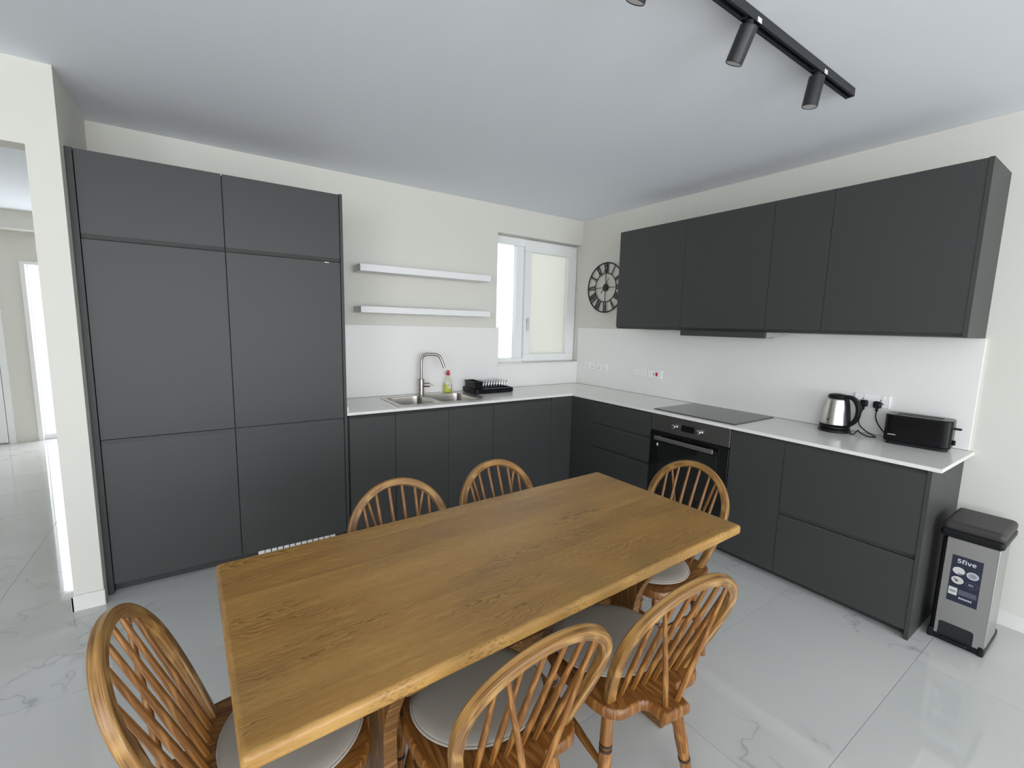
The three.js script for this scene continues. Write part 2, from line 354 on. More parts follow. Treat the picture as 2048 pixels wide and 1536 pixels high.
base('narrow dark grey base cabinet between tall cabinet and sink', bodyZ(XT + 0.002, B[1]), [['door', panel('z', B[0], B[1] - 0.0018, DB, DT, FB, { bt: 0.022 })]], (c) => plZ(c, XT + 0.002, B[1]));
// the sink unit is open above, where the bowls hang
base('dark grey two-door base cabinet under the sink', [bx(B[1] + 0.001, B[1] + 0.018, 0.045, 0.846, 0.006, FB - 0.0215), bx(B[3] - 0.018, B[3] - 0.001, 0.045, 0.846, 0.006, FB - 0.0215), bx(B[1] + 0.001, B[3] - 0.001, 0.045, 0.063, 0.006, FB - 0.0215), bx(B[1] + 0.001, B[3] - 0.001, 0.6, 0.65, FB - 0.03, FB - 0.0215)],
  [['door', panel('z', B[1] + 0.0018, B[2] - 0.0012, DB, DT, FB, { bt: 0.022 })], ['door', panel('z', B[2] + 0.0012, B[3] - 0.0018, DB, DT, FB, { bt: 0.022 })]], (c) => plZ(c, B[1], B[3]));
base('dark grey corner base cabinet under the dish rack', bodyZ(B[3], -0.655), [['door', panel('z', B[3] + 0.0018, B[4] - 0.0014, DB, DT, FB, { bt: 0.022 })], ['filler_panel', panel('z', B[4] + 0.0014, -FB + 0.001, DB, 0.862, FB)]], (c) => plZ(c, B[3], -FB + 0.05));
const Z = [FB + 0.001, 0.861, 1.493, 2.121, 2.451, 3.083, 3.1];
base('dark grey base cabinet with three drawers left of the oven', bodyX(FB + 0.03, Z[2]), [['filler_panel', panel('x', Z[0], Z[1] - 0.0012, DB, 0.862, -FB)], ['drawer_front', panel('x', Z[1] + 0.0012, Z[2] - 0.0018, 0.675, DT, -FB, { bt: 0.022 })], ['drawer_front', panel('x', Z[1] + 0.0012, Z[2] - 0.0018, 0.468, 0.655, -FB, { bt: 0.005, bd: 0.004 })], ['drawer_front', panel('x', Z[1] + 0.0012, Z[2] - 0.0018, DB, 0.448, -FB, { bt: 0.005, bd: 0.004 })]], (c) => plX(c, FB - 0.05, Z[2]));
base('dark grey base cabinet housing the built-in oven', [bx(-FB + 0.0215, -0.006, 0.045, 0.24, Z[2] + 0.001, Z[3] - 0.001), bx(-0.5, -0.006, 0.24, 0.846, Z[2] + 0.001, Z[2] + 0.014), bx(-0.5, -0.006, 0.24, 0.846, Z[3] - 0.014, Z[3] - 0.001)], [['drawer_front', panel('x', Z[2] + 0.0018, Z[3] - 0.0018, DB, 0.243, -FB)]], (c) => plX(c, Z[2], Z[3]));
base('dark grey single-door base cabinet right of the oven', bodyX(Z[3], Z[4]), [['door', panel('x', Z[3] + 0.0018, Z[4] - 0.0014, DB, DT, -FB, { bt: 0.022 })]], (c) => plX(c, Z[3], Z[4]));
base('wide dark grey base cabinet with two deep drawers beside the bin', bodyX(Z[4], Z[5]), [['drawer_front', panel('x', Z[4] + 0.0014, Z[5] - 0.002, 0.436, DT, -FB, { bt: 0.022 })], ['drawer_front', panel('x', Z[4] + 0.0014, Z[5] - 0.002, DB, 0.412, -FB, { bt: 0.005, bd: 0.004 })], ['end_panel', bx(-FB - 0.003, -0.006, 0, 0.862, Z[5], Z[6])]], (c) => plX(c, Z[4], Z[5]));

// wall cabinets and hood
const UY0 = 1.49, UY1 = 2.307, UD = 0.3715, U = [0.8765, 1.525, 2.1545, 2.48, 3.087, 3.105];
const wallLabels = ['dark grey wall cabinet nearest the clock', 'dark grey wall cabinet above the cooker hood', 'narrow dark grey wall cabinet right of the cooker hood', 'wide dark grey wall cabinet with end panel above the kettle and toaster'];
for (let k = 0; k < 4; k++) {
  const c = thing('wall_cabinet', wallLabels[k], 'cabinet', [0, 0, 0], 0, 'dark grey wall cabinets');
  obj('body', bx(-UD + 0.0215, -0.002, UY0 + 0.002, UY1 - 0.002, U[k] + 0.001, U[k + 1] - 0.001), M.carcass, c);
  obj('door', panel('x', U[k] + 0.0012, U[k + 1] - 0.0012, UY0, UY1, -UD, { bb: 0.02 }), M.cabinet, c);
  if (k === 3) obj('end_panel', bx(-UD - 0.002, -0.002, UY0 - 0.002, UY1 + 0.002, U[4], U[5]), M.cabinet, c);
}
{
  const h = thing('cooker_hood', 'slim dark cooker hood under the wall cabinets above the hob', 'cooker hood');
  obj('front_strip', rb(-UD - 0.004, -UD + 0.02, 1.449, 1.489, 1.534, 2.166, 0.003), M.cabinet, h);
  const s = new THREE.Shape(); s.moveTo(-UD + 0.02, 1.452); s.lineTo(-UD + 0.02, 1.488); s.lineTo(-0.06, 1.488); s.lineTo(-0.06, 1.474);
  obj('casing', new THREE.ExtrudeGeometry(s, { depth: 0.62, bevelEnabled: false }).translate(0, 0, 1.54), std([0.5, 0.5, 0.49], 0.4, { metalness: 0.5 }), h);
  obj('filter', rb(-0.32, -0.12, 1.449, 1.456, 1.6, 2.1, 0.002).rotateZ(0), M.handleSteel, h);
}

// ---------------------------------------------------------------- worktop, splashbacks, shelves
{
  const w = thing('worktop', 'white stone L-shaped worktop over the dark base cabinets', 'worktop');
  const s = new THREE.Shape(); // shape x = x, shape y = z
  const x0 = XT + 0.003, zE = 3.132;
  s.moveTo(x0, 0.004); s.lineTo(-0.004, 0.004); s.lineTo(-0.004, zE); s.lineTo(-WD, zE); s.lineTo(-WD, WD); s.lineTo(x0, WD); s.closePath();
  const hole = (a, b, c, d) => { const p = new THREE.Path(); p.moveTo(a, c); p.lineTo(b, c); p.lineTo(b, d); p.lineTo(a, d); p.closePath(); s.holes.push(p); };
  hole(-2.205, -1.905, 0.13, 0.515); hole(-1.875, -1.535, 0.13, 0.515);
  const g = new THREE.ExtrudeGeometry(s, { depth: 0.0165, bevelEnabled: true, bevelThickness: 0.0015, bevelSize: 0.0015, bevelSegments: 1 });
  const m = new THREE.Matrix4().set(1, 0, 0, 0, 0, 0, 1, 0.8655, 0, 1, 0, 0, 0, 0, 0, 1);
  obj('slab', mapGeo(g, m), M.quartz, w);
  obj('side_upstand', rb(x0 - 0.0005, x0 + 0.011, WT + 0.0005, WT + 0.04, 0.016, WD - 0.002, 0.002), M.quartzEdge, w);
}
function splash(label, g) { const m = obj(numbered('splashback'), g, M.splash); m.userData = { label, category: 'splashback', group: 'white stone splashbacks' }; scene.add(m); }
splash('white stone splashback panel behind the sink tap below the shelves', rb(XT + 0.003, -1.046, WT + 0.001, 1.468, 0.001, 0.013, 0.002));
splash('low white stone splashback strip under the kitchen window', rb(-1.0455, -0.014, WT + 0.001, WIN.y0 - 0.013, 0.001, 0.013, 0.002));
splash('long white stone splashback panel behind the hob and kettle', rb(-0.013, -0.001, WT + 0.001, 1.486, 0.001, 3.112, 0.002));
for (const [y0, y1, label] of [[1.871, 1.923, 'upper white floating shelf above the sink'], [1.563, 1.611, 'lower white floating shelf above the sink']]) {
  const m = obj(numbered('floating_shelf'), rb(-2.394, -1.255, y0, y1, 0.001, 0.2, 0.002), M.white);
  m.userData = { label, category: 'shelf', group: 'white floating shelves' }; scene.add(m);
}

// ---------------------------------------------------------------- sink, tap, bottle, rack
{
  const s = thing('kitchen_sink', 'stainless steel double-bowl sink set into the white worktop', 'sink', [0, WT, 0]);
  const rim = new THREE.Shape(); // x, z
  const rr = (p, a, b, c, d, r) => { p.moveTo(a + r, c); p.lineTo(b - r, c); p.quadraticCurveTo(b, c, b, c + r); p.lineTo(b, d - r); p.quadraticCurveTo(b, d, b - r, d); p.lineTo(a + r, d); p.quadraticCurveTo(a, d, a, d - r); p.lineTo(a, c + r); p.quadraticCurveTo(a, c, a + r, c); return p; };
  rr(rim, -2.232, -1.44, 0.105, 0.54, 0.03);
  rim.holes.push(rr(new THREE.Path(), -2.198, -1.912, 0.14, 0.508, 0.05), rr(new THREE.Path(), -1.868, -1.542, 0.14, 0.508, 0.05));
  const g = new THREE.ExtrudeGeometry(rim, { depth: 0.002, bevelEnabled: true, bevelThickness: 0.0008, bevelSize: 0.0015, bevelSegments: 1, curveSegments: 8 });
  obj('rim', mapGeo(g, new THREE.Matrix4().set(1, 0, 0, 0, 0, 0, 1, 0.001, 0, 1, 0, 0, 0, 0, 0, 1)), M.sinkSteel, s);
  const bowl = (a, b, c, d, depth) => {
    const cx = (a + b) / 2, cz = (c + d) / 2, pos = [], idx = [], rings = [[1, 0.003, 0.05], [0.985, -0.01, 0.05], [0.95, -depth + 0.03, 0.055], [0.86, -depth + 0.004, 0.05], [0.7, -depth, 0.045], [0.05, -depth - 0.004, 0.004]], n = 48;
    for (const [k, y] of rings) for (let i = 0; i < n; i++) {
      const t = i / n * 2 * Math.PI, e = 0.28, ct = Math.cos(t), st = Math.sin(t);
      pos.push(cx + Math.sign(ct) * Math.pow(Math.abs(ct), e) * (b - a) / 2 * k, y, cz + Math.sign(st) * Math.pow(Math.abs(st), e) * (d - c) / 2 * k);
    }
    for (let r = 0; r < rings.length - 1; r++) for (let i = 0; i < n; i++) { const p = r * n + i, q = r * n + (i + 1) % n; idx.push(p, q, p + n, q, q + n, p + n); }
    const q = new THREE.BufferGeometry(); q.setAttribute('position', new THREE.Float32BufferAttribute(pos, 3)); q.setIndex(idx); q.computeVertexNormals();
    q.setAttribute('uv', new THREE.Float32BufferAttribute(new Float32Array(pos.length / 3 * 2), 2));
    return q;
  };
  const steel2 = M.sinkSteel.clone(); steel2.side = THREE.DoubleSide;
  for (const [a, b] of [[-2.198, -1.912], [-1.868, -1.542]]) {
    const q = obj('bowl', bowl(a, b, 0.14, 0.508, 0.16), steel2, s);
    obj('drain', lathe([[0.001, 0.004], [0.03, 0.006], [0.042, 0.004], [0.042, 0]], 24).translate((a + b) / 2, -0.163, 0.32), M.chrome, q);
  }
}
{
  const t = thing('kitchen_tap', 'tall brushed steel tap with bent spout behind the sink', 'tap', [-1.866, WT, 0.088]);
  obj('base', lathe([[0.0001, 0.0], [0.027, 0], [0.027, 0.006], [0.0235, 0.01], [0.0235, 0.135], [0.02, 0.14], [0.0001, 0.14]], 28), M.brushed, t);
  const d = [0.86, 0.5], P = (r, y) => [d[0] * r, y, d[1] * r];
  obj('spout', tube([P(0, 0.13), P(0, 0.2), P(0, 0.28), P(0.004, 0.31), P(0.02, 0.336), P(0.045, 0.347), P(0.07, 0.349), P(0.115, 0.349), P(0.14, 0.343), P(0.16, 0.325), P(0.172, 0.3), P(0.196, 0.235)], 0.0125, 80, 14), M.brushed, t);
  const h = obj('handle', lathe([[0.0001, 0], [0.019, 0], [0.019, 0.05], [0.017, 0.052], [0.0001, 0.052]], 24).rotateZ(-Math.PI / 2).rotateY(-0.25).translate(0.02, 0.085, 0.004), M.brushed, t);
  obj('lever', rod(V(0.07, 0.085, 0.018), V(0.1, 0.079, 0.026), [0.004, 0.003], 8), M.brushed, h);
}
{
  const b = thing('dish_soap_bottle', 'clear dish soap bottle with yellow-green liquid and red cap', 'bottle', [-1.6, WT, 0.06]);
  const sc = (g) => g.scale(1, 1, 0.62);
  obj('bottle_shell', sc(lathe([[0.0001, 0.001], [0.034, 0.001], [0.038, 0.008], [0.039, 0.06], [0.036, 0.095], [0.028, 0.128], [0.017, 0.15], [0.013, 0.158]], 28)), phy([0.93, 0.95, 0.88], 0.08, { transmission: 0.92, thickness: 0, ior: 1.4 }), b);
  obj('liquid', sc(lathe([[0.0001, 0.003], [0.032, 0.003], [0.036, 0.009], [0.0368, 0.06], [0.0362, 0.075], [0.0001, 0.075]], 28)), phy([0.62, 0.66, 0.02], 0.25), b, 'yellow-green liquid');
  obj('cap', lathe([[0.0001, 0], [0.0165, 0], [0.016, 0.02], [0.0115, 0.026], [0.0105, 0.04], [0.0075, 0.044], [0.0001, 0.044]], 20).translate(0, 0.156, 0), M.red, b, 'red cap');
  const c = document.createElement('canvas'); c.width = c.height = 128; const x = c.getContext('2d');
  x.fillStyle = '#e8e6da'; x.fillRect(0, 0, 128, 128); x.fillStyle = '#d9d7cc'; x.beginPath(); x.arc(64, 64, 58, 0, 7); x.fill();
  x.fillStyle = '#b8862a'; x.fillRect(34, 40, 60, 10); x.fillStyle = '#5f6a3a'; x.fillRect(40, 58, 48, 9); x.fillStyle = '#c9c59a'; x.fillRect(30, 78, 68, 14);
  const tx = new THREE.CanvasTexture(c); tx.colorSpace = THREE.SRGBColorSpace;
  const lab = new THREE.CylinderGeometry(0.0398, 0.0398, 0.05, 20, 1, true, -0.75, 1.5); lab.scale(1, 1, 0.64);
  obj('label', lab.rotateY(-0.45).translate(0, 0.066, 0.0), std([1, 1, 1], 0.5, { map: tx, side: THREE.DoubleSide }), b, 'round white printed label');
}
{
  const r = thing('dish_rack', 'black dish rack with steel wire prongs and cutlery cup by the sink', 'dish rack', [-1.235, WT, 0.15], 0.0);
  // local: x along the counter, z to the front
  const tray = new THREE.Shape(); const w = 0.2, d = 0.125;
  const rr = (p, a, b, c, e, q) => { p.moveTo(a + q, c); p.lineTo(b - q, c); p.quadraticCurveTo(b, c, b, c + q); p.lineTo(b, e - q); p.quadraticCurveTo(b, e, b - q, e); p.lineTo(a + q, e); p.quadraticCurveTo(a, e, a, e - q); p.lineTo(a, c + q); p.quadraticCurveTo(a, c, a + q, c); return p; };
  rr(tray, -w, w, -d, d, 0.025); tray.holes.push(rr(new THREE.Path(), -w + 0.012, w - 0.012, -d + 0.012, d - 0.012, 0.018));
  const up = (g, y) => mapGeo(g, new THREE.Matrix4().set(1, 0, 0, 0, 0, 0, 1, y, 0, 1, 0, 0, 0, 0, 0, 1));
  obj('tray', [up(new THREE.ExtrudeGeometry(tray, { depth: 0.034, bevelEnabled: true, bevelThickness: 0.003, bevelSize: 0.003, bevelSegments: 2 }), 0.007), up(new THREE.ExtrudeGeometry(rr(new THREE.Shape(), -w + 0.01, w - 0.01, -d + 0.01, d - 0.01, 0.02), { depth: 0.006, bevelEnabled: false }), 0.012)], M.blackGloss, r);
  for (const [x, z] of [[-0.17, 0.1], [0.17, 0.1], [-0.17, -0.1], [0.17, -0.1]]) obj('foot', cylY(0.012, 0.012, 0, 0.006, x, z, 12), M.blackPlastic, r);
  for (let k = 0; k < 10; k++) for (const z of [-0.045, 0.04]) obj('wire_prong', tube([[-0.085 + k * 0.029, 0.016, z - 0.012], [-0.085 + k * 0.029, 0.085, z - 0.009], [-0.085 + k * 0.029, 0.104, z], [-0.085 + k * 0.029, 0.085, z + 0.009], [-0.085 + k * 0.029, 0.016, z + 0.012]], 0.0026, 18, 6), M.chrome, r);
  const cup = obj('cutlery_cup', [rb(-0.19, -0.186, 0.018, 0.1, -0.09, 0.09, 0.002), rb(-0.115, -0.111, 0.018, 0.1, -0.09, 0.09, 0.002), rb(-0.19, -0.111, 0.018, 0.1, -0.09, -0.086, 0.002), rb(-0.19, -0.111, 0.018, 0.1, 0.086, 0.09, 0.002), rb(-0.19, -0.111, 0.018, 0.1, -0.002, 0.002, 0.001), rb(-0.19, -0.111, 0.018, 0.022, -0.09, 0.09, 0.001)], M.blackGloss, r);
  obj('cup_rim', [rb(-0.199, -0.102, 0.098, 0.106, 0.086, 0.097, 0.003), rb(-0.199, -0.102, 0.098, 0.106, -0.097, -0.086, 0.003), rb(-0.199, -0.188, 0.098, 0.106, -0.097, 0.097, 0.003), rb(-0.113, -0.102, 0.098, 0.106, -0.097, 0.097, 0.003)], M.blackGloss, cup);
}

// ---------------------------------------------------------------- hob, oven
{
  const h = thing('induction_hob', 'flat black glass hob set on the white worktop', 'hob', [-0.298, WT, 1.798]);
  obj('glass', rb(-0.255, 0.255, 0.0008, 0.006, -0.32, 0.32, 0.002), M.hobGlass, h);
}
{
  const o = thing('built_in_oven', 'built-in oven with grey control panel and black glass door', 'oven', [-FB, 0, 1.807]);
  const hw = 0.311;
  obj('body', bx(0.012, 0.48, 0.262, 0.84, -0.285, 0.285), M.carcass, o);
  const p = obj('control_panel', rb(-0.002, 0.02, 0.737, 0.859, -hw, hw, 0.003), M.ovenSteel, o, 'brushed grey control panel');
  obj('display', rb(-0.004, 0, 0.773, 0.818, -0.052, 0.052, 0.001), M.blackGlass, p);
  for (const z of [-0.102, 0.098]) obj('knob', lathe([[0.0001, 0], [0.022, 0], [0.0215, 0.004], [0.018, 0.006], [0.017, 0.026], [0.014, 0.029], [0.0001, 0.029]], 28).rotateZ(Math.PI / 2).translate(-0.002, 0.796, z), M.chrome, p);
  const d = obj('oven_door', rb(-0.004, 0.02, 0.25, 0.733, -hw, hw, 0.003), M.blackGlass, o, 'black glass oven door');
  obj('door_window', rb(-0.0055, 0, 0.31, 0.655, -0.235, 0.235, 0.001), phy([0.012, 0.014, 0.013], 0.06), d);
  obj('handle', [rb(-0.05, -0.036, 0.677, 0.706, -0.245, 0.225, 0.004), rb(-0.04, -0.002, 0.682, 0.7, -0.235, -0.215, 0.003), rb(-0.04, -0.002, 0.682, 0.7, 0.175, 0.195, 0.003)], M.handleSteel, d);
  const c = document.createElement('canvas'); c.width = c.height = 64; const x = c.getContext('2d'); x.fillStyle = '#e9e9e6'; x.fillRect(0, 0, 64, 64); x.fillStyle = '#6a6a68'; x.beginPath(); x.arc(32, 32, 11, 0, 7); x.fill(); x.fillStyle = '#dcdcd8'; x.beginPath(); x.arc(32, 32, 4, 0, 7); x.fill();
  const t = new THREE.CanvasTexture(c); t.colorSpace = THREE.SRGBColorSpace;
  obj('sticker', new THREE.CylinderGeometry(0.0115, 0.0115, 0.0006, 24).rotateZ(Math.PI / 2).translate(-0.0046, 0.632, -0.24), std([1, 1, 1], 0.6, { map: t }), d, 'small round white sticker');
}

// ---------------------------------------------------------------- kettle, toaster, sockets, cords
{
  const k = thing('electric_kettle', 'brushed steel electric kettle with black handle and base', 'kettle', [-0.125, WT, 2.522], -0.12);
  // local +z is the handle side
  obj('power_base', lathe([[0.0001, 0], [0.082, 0], [0.085, 0.004], [0.084, 0.014], [0.076, 0.02], [0.0001, 0.02]], 40), M.blackPlastic, k);
  obj('jug', lathe([[0.0001, 0.045], [0.077, 0.045], [0.078, 0.05], [0.075, 0.075], [0.07, 0.115], [0.063, 0.16], [0.055, 0.2], [0.05, 0.215], [0.0001, 0.215]], 48), M.steel, k);
  obj('jug_foot', lathe([[0.0001, 0.021], [0.078, 0.021], [0.08, 0.026], [0.079, 0.046], [0.0001, 0.046]], 40), M.blackPlastic, k);
  obj('lid', lathe([[0.0001, 0.212], [0.051, 0.212], [0.051, 0.221], [0.044, 0.232], [0.02, 0.237], [0.0001, 0.237]], 36), M.blackPlastic, k);
  obj('spout', new THREE.ConeGeometry(0.026, 0.06, 16).scale(1, 1, 0.7).rotateX(-2.5).translate(0, 0.188, -0.055), M.steel, k);
  const hs = [[0.215, 0.03], [0.223, 0.06], [0.218, 0.085], [0.2, 0.105], [0.165, 0.119], [0.125, 0.121], [0.09, 0.112], [0.065, 0.094], [0.05, 0.075]].map(([y, z]) => V(0, y, z));
  const hc = new THREE.CatmullRomCurve3(hs).getPoints(40);
  const hd = obj('handle', sweep(hc, V(1, 0, 0), 0.012, 0.016, 0.6), M.blackPlastic, k);
  const band = sweep(new THREE.CatmullRomCurve3([V(0, 0.05, 0.074), V(0, 0.1, 0.07), V(0, 0.16, 0.062), V(0, 0.215, 0.05)]).getPoints(20), V(1, 0, 0), 0.007, 0.02, 0.5);
  obj('handle_strip', band, M.blackPlastic, hd);
  obj('logo', cylX(0.006, -0.0005, 0.0005, 0, 0, 16).rotateZ(-0.12).translate(-0.0757, 0.08, -0.004), M.iron, k, 'small dark round mark');
}
{
  const t = thing('toaster', 'black two-slot toaster at the end of the worktop', 'toaster', [-0.135, WT, 2.925], 0.1);
  const L = 0.135, Dp = 0.07; // half length (z) and half depth (x)
  const s = new THREE.Shape();
  const rr = (p, a, b, c, e, q) => { p.moveTo(a + q, c); p.lineTo(b - q, c); p.quadraticCurveTo(b, c, b, c + q); p.lineTo(b, e - q); p.quadraticCurveTo(b, e, b - q, e); p.lineTo(a + q, e); p.quadraticCurveTo(a, e, a, e - q); p.lineTo(a, c + q); p.quadraticCurveTo(a, c, a + q, c); return p; };
  rr(s, -Dp, Dp, -L, L, 0.035);
  for (const x of [-0.026, 0.026]) s.holes.push(rr(new THREE.Path(), x - 0.014, x + 0.014, -L + 0.035, L - 0.04, 0.006));
  const up = (g, y) => mapGeo(g, new THREE.Matrix4().set(1, 0, 0, 0, 0, 0, 1, y, 0, 1, 0, 0, 0, 0, 0, 1));
  obj('casing', up(new THREE.ExtrudeGeometry(s, { depth: 0.135, bevelEnabled: true, bevelThickness: 0.008, bevelSize: 0.006, bevelSegments: 3, curveSegments: 8 }), 0.024), M.blackGloss, t);
  obj('foot_band', up(new THREE.ExtrudeGeometry(rr(new THREE.Shape(), -Dp + 0.006, Dp - 0.006, -L + 0.006, L - 0.006, 0.03), { depth: 0.026, bevelEnabled: false }), 0.001), M.blackPlastic, t);
  obj('slot_floor', bx(-0.045, 0.045, 0.05, 0.055, -0.1, 0.1), M.iron, t);
  obj('lever', [rb(-0.012, 0.012, 0.118, 0.128, L + 0.004, L + 0.034, 0.004)], M.blackPlastic, t);
  obj('dial', lathe([[0.0001, 0], [0.014, 0], [0.013, 0.012], [0.0001, 0.013]], 20).rotateX(Math.PI / 2).translate(-0.018, 0.05, L + 0.006), M.blackPlastic, t);
  obj('side_strip', rb(-0.0025, 0.0025, 0.03, 0.14, L + 0.0055, L + 0.008, 0.001).translate(0.018, 0, 0), M.handleSteel, t);
  obj('logo', rb(-Dp - 0.0068, -Dp - 0.006, 0.053, 0.059, -0.118, -0.083, 0.0004), std([0.35, 0.35, 0.36], 0.4), t, 'small grey lettering strip');
}
function socket(label, z0, z1, y, kind) {
  const s = thing('wall_socket', label, 'socket', [-0.013, y, (z0 + z1) / 2], 0, 'white wall sockets on the splashback');
  const hw = (z1 - z0) / 2, hh = 0.038;
  obj('plate', rb(-0.009, -0.0003, -hh, hh, -hw, hw, 0.003), M.whitePlastic, s);
  const face = std([0.88, 0.885, 0.88], 0.3);
  if (kind === 'blank') obj('cover', rb(-0.0105, -0.009, -hh + 0.01, hh - 0.01, -hw + 0.012, hw - 0.012, 0.001), face, s);
  if (kind === 'switch') { obj('rocker', rb(-0.013, -0.008, -0.017, 0.017, 0.014, 0.036, 0.002), M.red, s, 'red rocker switch'); obj('indicator', rb(-0.0105, -0.008, -0.009, 0.009, -0.012, -0.004, 0.001), M.red, s, 'small red indicator'); }
  if (kind === 'double') for (const z of [-hw / 2, hw / 2]) {
    obj('rocker', rb(-0.0115, -0.008, 0.018, 0.032, z + 0.004, z + 0.018, 0.0015), face, s);
    for (const [dz, dy] of [[0, 0.008], [-0.011, -0.014], [0.011, -0.014]]) obj('slot', rb(-0.0094, -0.0088, dy - 0.004, dy + 0.004, z + dz - 0.003, z + dz + 0.003, 0.0002), M.iron, s);
  }
  return s;
}
socket('white double socket nearest the room corner', 0.138, 0.292, 1.092, 'double');
socket('white double socket between the corner socket and the blank plate', 0.305, 0.462, 1.09, 'double');
socket('blank white plate beside the cooker switch', 0.795, 0.952, 1.088, 'blank');
socket('white cooker switch plate with red rocker', 0.968, 1.128, 1.086, 'switch');
socket('white double socket behind the kettle with two black plugs', 2.575, 2.755, 1.09, 'double');
for (const [z, label] of [[2.632, 'black plug and cord of the kettle'], [2.7, 'black plug and cord of the toaster']]) {
  const p = thing('power_cord', label, 'cord', [0, 0, 0], 0, 'black power cords');
  obj('plug', [rb(-0.052, -0.0225, 1.05, 1.092, z - 0.02, z + 0.02, 0.01, 3), rb(-0.046, -0.03, 1.03, 1.056, z - 0.007, z + 0.007, 0.005)], M.blackPlastic, p);
  const y = WT + 0.004;
  obj('cable', z < 2.66
    ? tube([[-0.038, 1.034, z], [-0.05, 0.99, z - 0.01], [-0.055, 0.94, z - 0.005], [-0.06, y + 0.02, 2.66], [-0.075, y, 2.71], [-0.11, y, 2.73], [-0.135, y, 2.7], [-0.12, y + 0.012, 2.655], [-0.1, y + 0.02, 2.64], [-0.11, y + 0.003, 2.628], [-0.15, y, 2.635], [-0.155, y, 2.622], [-0.13, y + 0.002, 2.6135]], 0.0033, 120, 8)
    : tube([[-0.038, 1.034, z], [-0.045, 1.0, z + 0.001], [-0.05, 0.965, z + 0.014], [-0.058, 0.93, z + 0.04], [-0.065, 0.908, z + 0.064], [-0.085, 0.9, 2.774]], 0.0033, 60, 8), M.blackPlastic, p);
}

// ---------------------------------------------------------------- wall clock
{
  const c = thing('wall_clock', 'black skeleton wall clock with Roman numerals partly behind the wall cabinet', 'clock', [-0.014, 1.893, 0.378]);
  // local plane: z runs to the right as seen from the room, y up
  const R = 0.25, r = 0.143, ring = (q, t) => new THREE.TorusGeometry(q, t, 8, 96).rotateY(Math.PI / 2);
  obj('outer_ring', ring(R - 0.006, 0.0065), M.iron, c);
  obj('inner_ring', ring(r, 0.0045), M.iron, c);
  obj('hub', lathe([[0.0001, 0], [0.036, 0], [0.036, 0.012], [0.03, 0.018], [0.0001, 0.018]], 32).rotateZ(Math.PI / 2).translate(0.008, 0, 0), std([0.025, 0.016, 0.014], 0.5), c);
  for (let k = 0; k < 4; k++) obj('spoke', rb(-0.003, 0.003, 0.03, r, -0.0028, 0.0028, 0.001).rotateX(k * Math.PI / 2), M.iron, c);
  const strokes = { I: [[0, 0, 0, 1, 1]], V: [[-0.5, 1, 0, 0, 1], [0.5, 1, 0, 0, 0.55]], X: [[-0.5, 1, 0.5, 0, 1], [0.5, 1, -0.5, 0, 0.55]] };
  const width = { I: 0.016, V: 0.03, X: 0.03 }, h = R - r - 0.014;
  ['I', 'II', 'III', 'IIII', 'V', 'VI', 'VII', 'VIII', 'IX', 'X', 'XI', 'XII'].forEach((txt, i) => {
    const total = [...txt].reduce((s, q) => s + width[q], 0), geos = [];
    let x = -total / 2;
    for (const q of txt) {
      for (const [x0, y0, x1, y1, wgt] of strokes[q]) {
        const W = width[q] * 0.8, ax = x + width[q] / 2 + x0 * W, bx2 = x + width[q] / 2 + x1 * W, L = Math.hypot(bx2 - ax, (y1 - y0) * h), a = Math.atan2(bx2 - ax, (y1 - y0) * h);
        geos.push(new THREE.BoxGeometry(0.004, L, 0.0105 * wgt).rotateX(a).translate(0, r + 0.005 + (y0 + y1) / 2 * h, (ax + bx2) / 2));
      }
      x += width[q];
    }
    const t = (i + 1) * Math.PI / 6;
    obj('numeral', geos.map((g) => g.rotateX(t)), M.iron, c);
  });
  for (const [len, w, deg] of [[0.1, 0.007, 28], [0.075, 0.009, 222]]) obj('hand', [rb(-0.012, -0.009, 0.0, len, -w / 2, w / 2, 0.001)].map((g) => g.rotateX(deg * Math.PI / 180)), M.iron, c);
}

// ---------------------------------------------------------------- track light
{
  const t = thing('track_light', 'black ceiling track with adjustable black spotlights', 'track light', [0, H, 2.692]);
  obj('track', [rb(-3.2, -0.883, -0.034, 0, -0.018, -0.008, 0.001), rb(-3.2, -0.883, -0.034, 0, 0.008, 0.018, 0.001), bx(-3.2, -0.883, -0.012, 0, -0.009, 0.009), rb(-0.884, -0.878, -0.035, 0, -0.0185, 0.0185, 0.001)], M.blackMetal, t);
  for (const [x, lean, tip] of [[-1.2, 0.02, 0.15], [-1.735, 0.02, 0.42], [-2.262, 0, 0.45], [-2.79, 0, 0.3]]) {
    const s = new THREE.Group(); s.name = 'spotlight'; s.position.set(x, -0.014, 0); t.add(s);
    obj('adapter', [rb(-0.045, 0.045, -0.02, 0.004, -0.0165, 0.0165, 0.003), cylY(0.014, 0.014, -0.04, -0.018, -0.012, 0, 16)], M.blackMetal, s);
    obj('clip', rb(0.008, 0.034, -0.0205, -0.004, 0.0178, 0.0196, 0.0006), M.lampFace, s, 'small pale clip');
    const m = new THREE.Matrix4().makeTranslation(-0.012, -0.036, 0).multiply(new THREE.Matrix4().makeRotationFromEuler(new THREE.Euler(tip, 0, -lean)));
    const head = lathe([[0.0001, 0.004], [0.026, 0.004], [0.03, 0.0], [0.03, -0.11], [0.0285, -0.112], [0.027, -0.11], [0.0265, -0.106]], 32);
    const b = obj('barrel', head.applyMatrix4(m), M.blackMetal, s);
    obj('lens', new THREE.CylinderGeometry(0.0268, 0.0268, 0.003, 28).translate(0, -0.1085, 0).applyMatrix4(m), M.lampFace, b, 'pale unlit lamp face');
  }
}

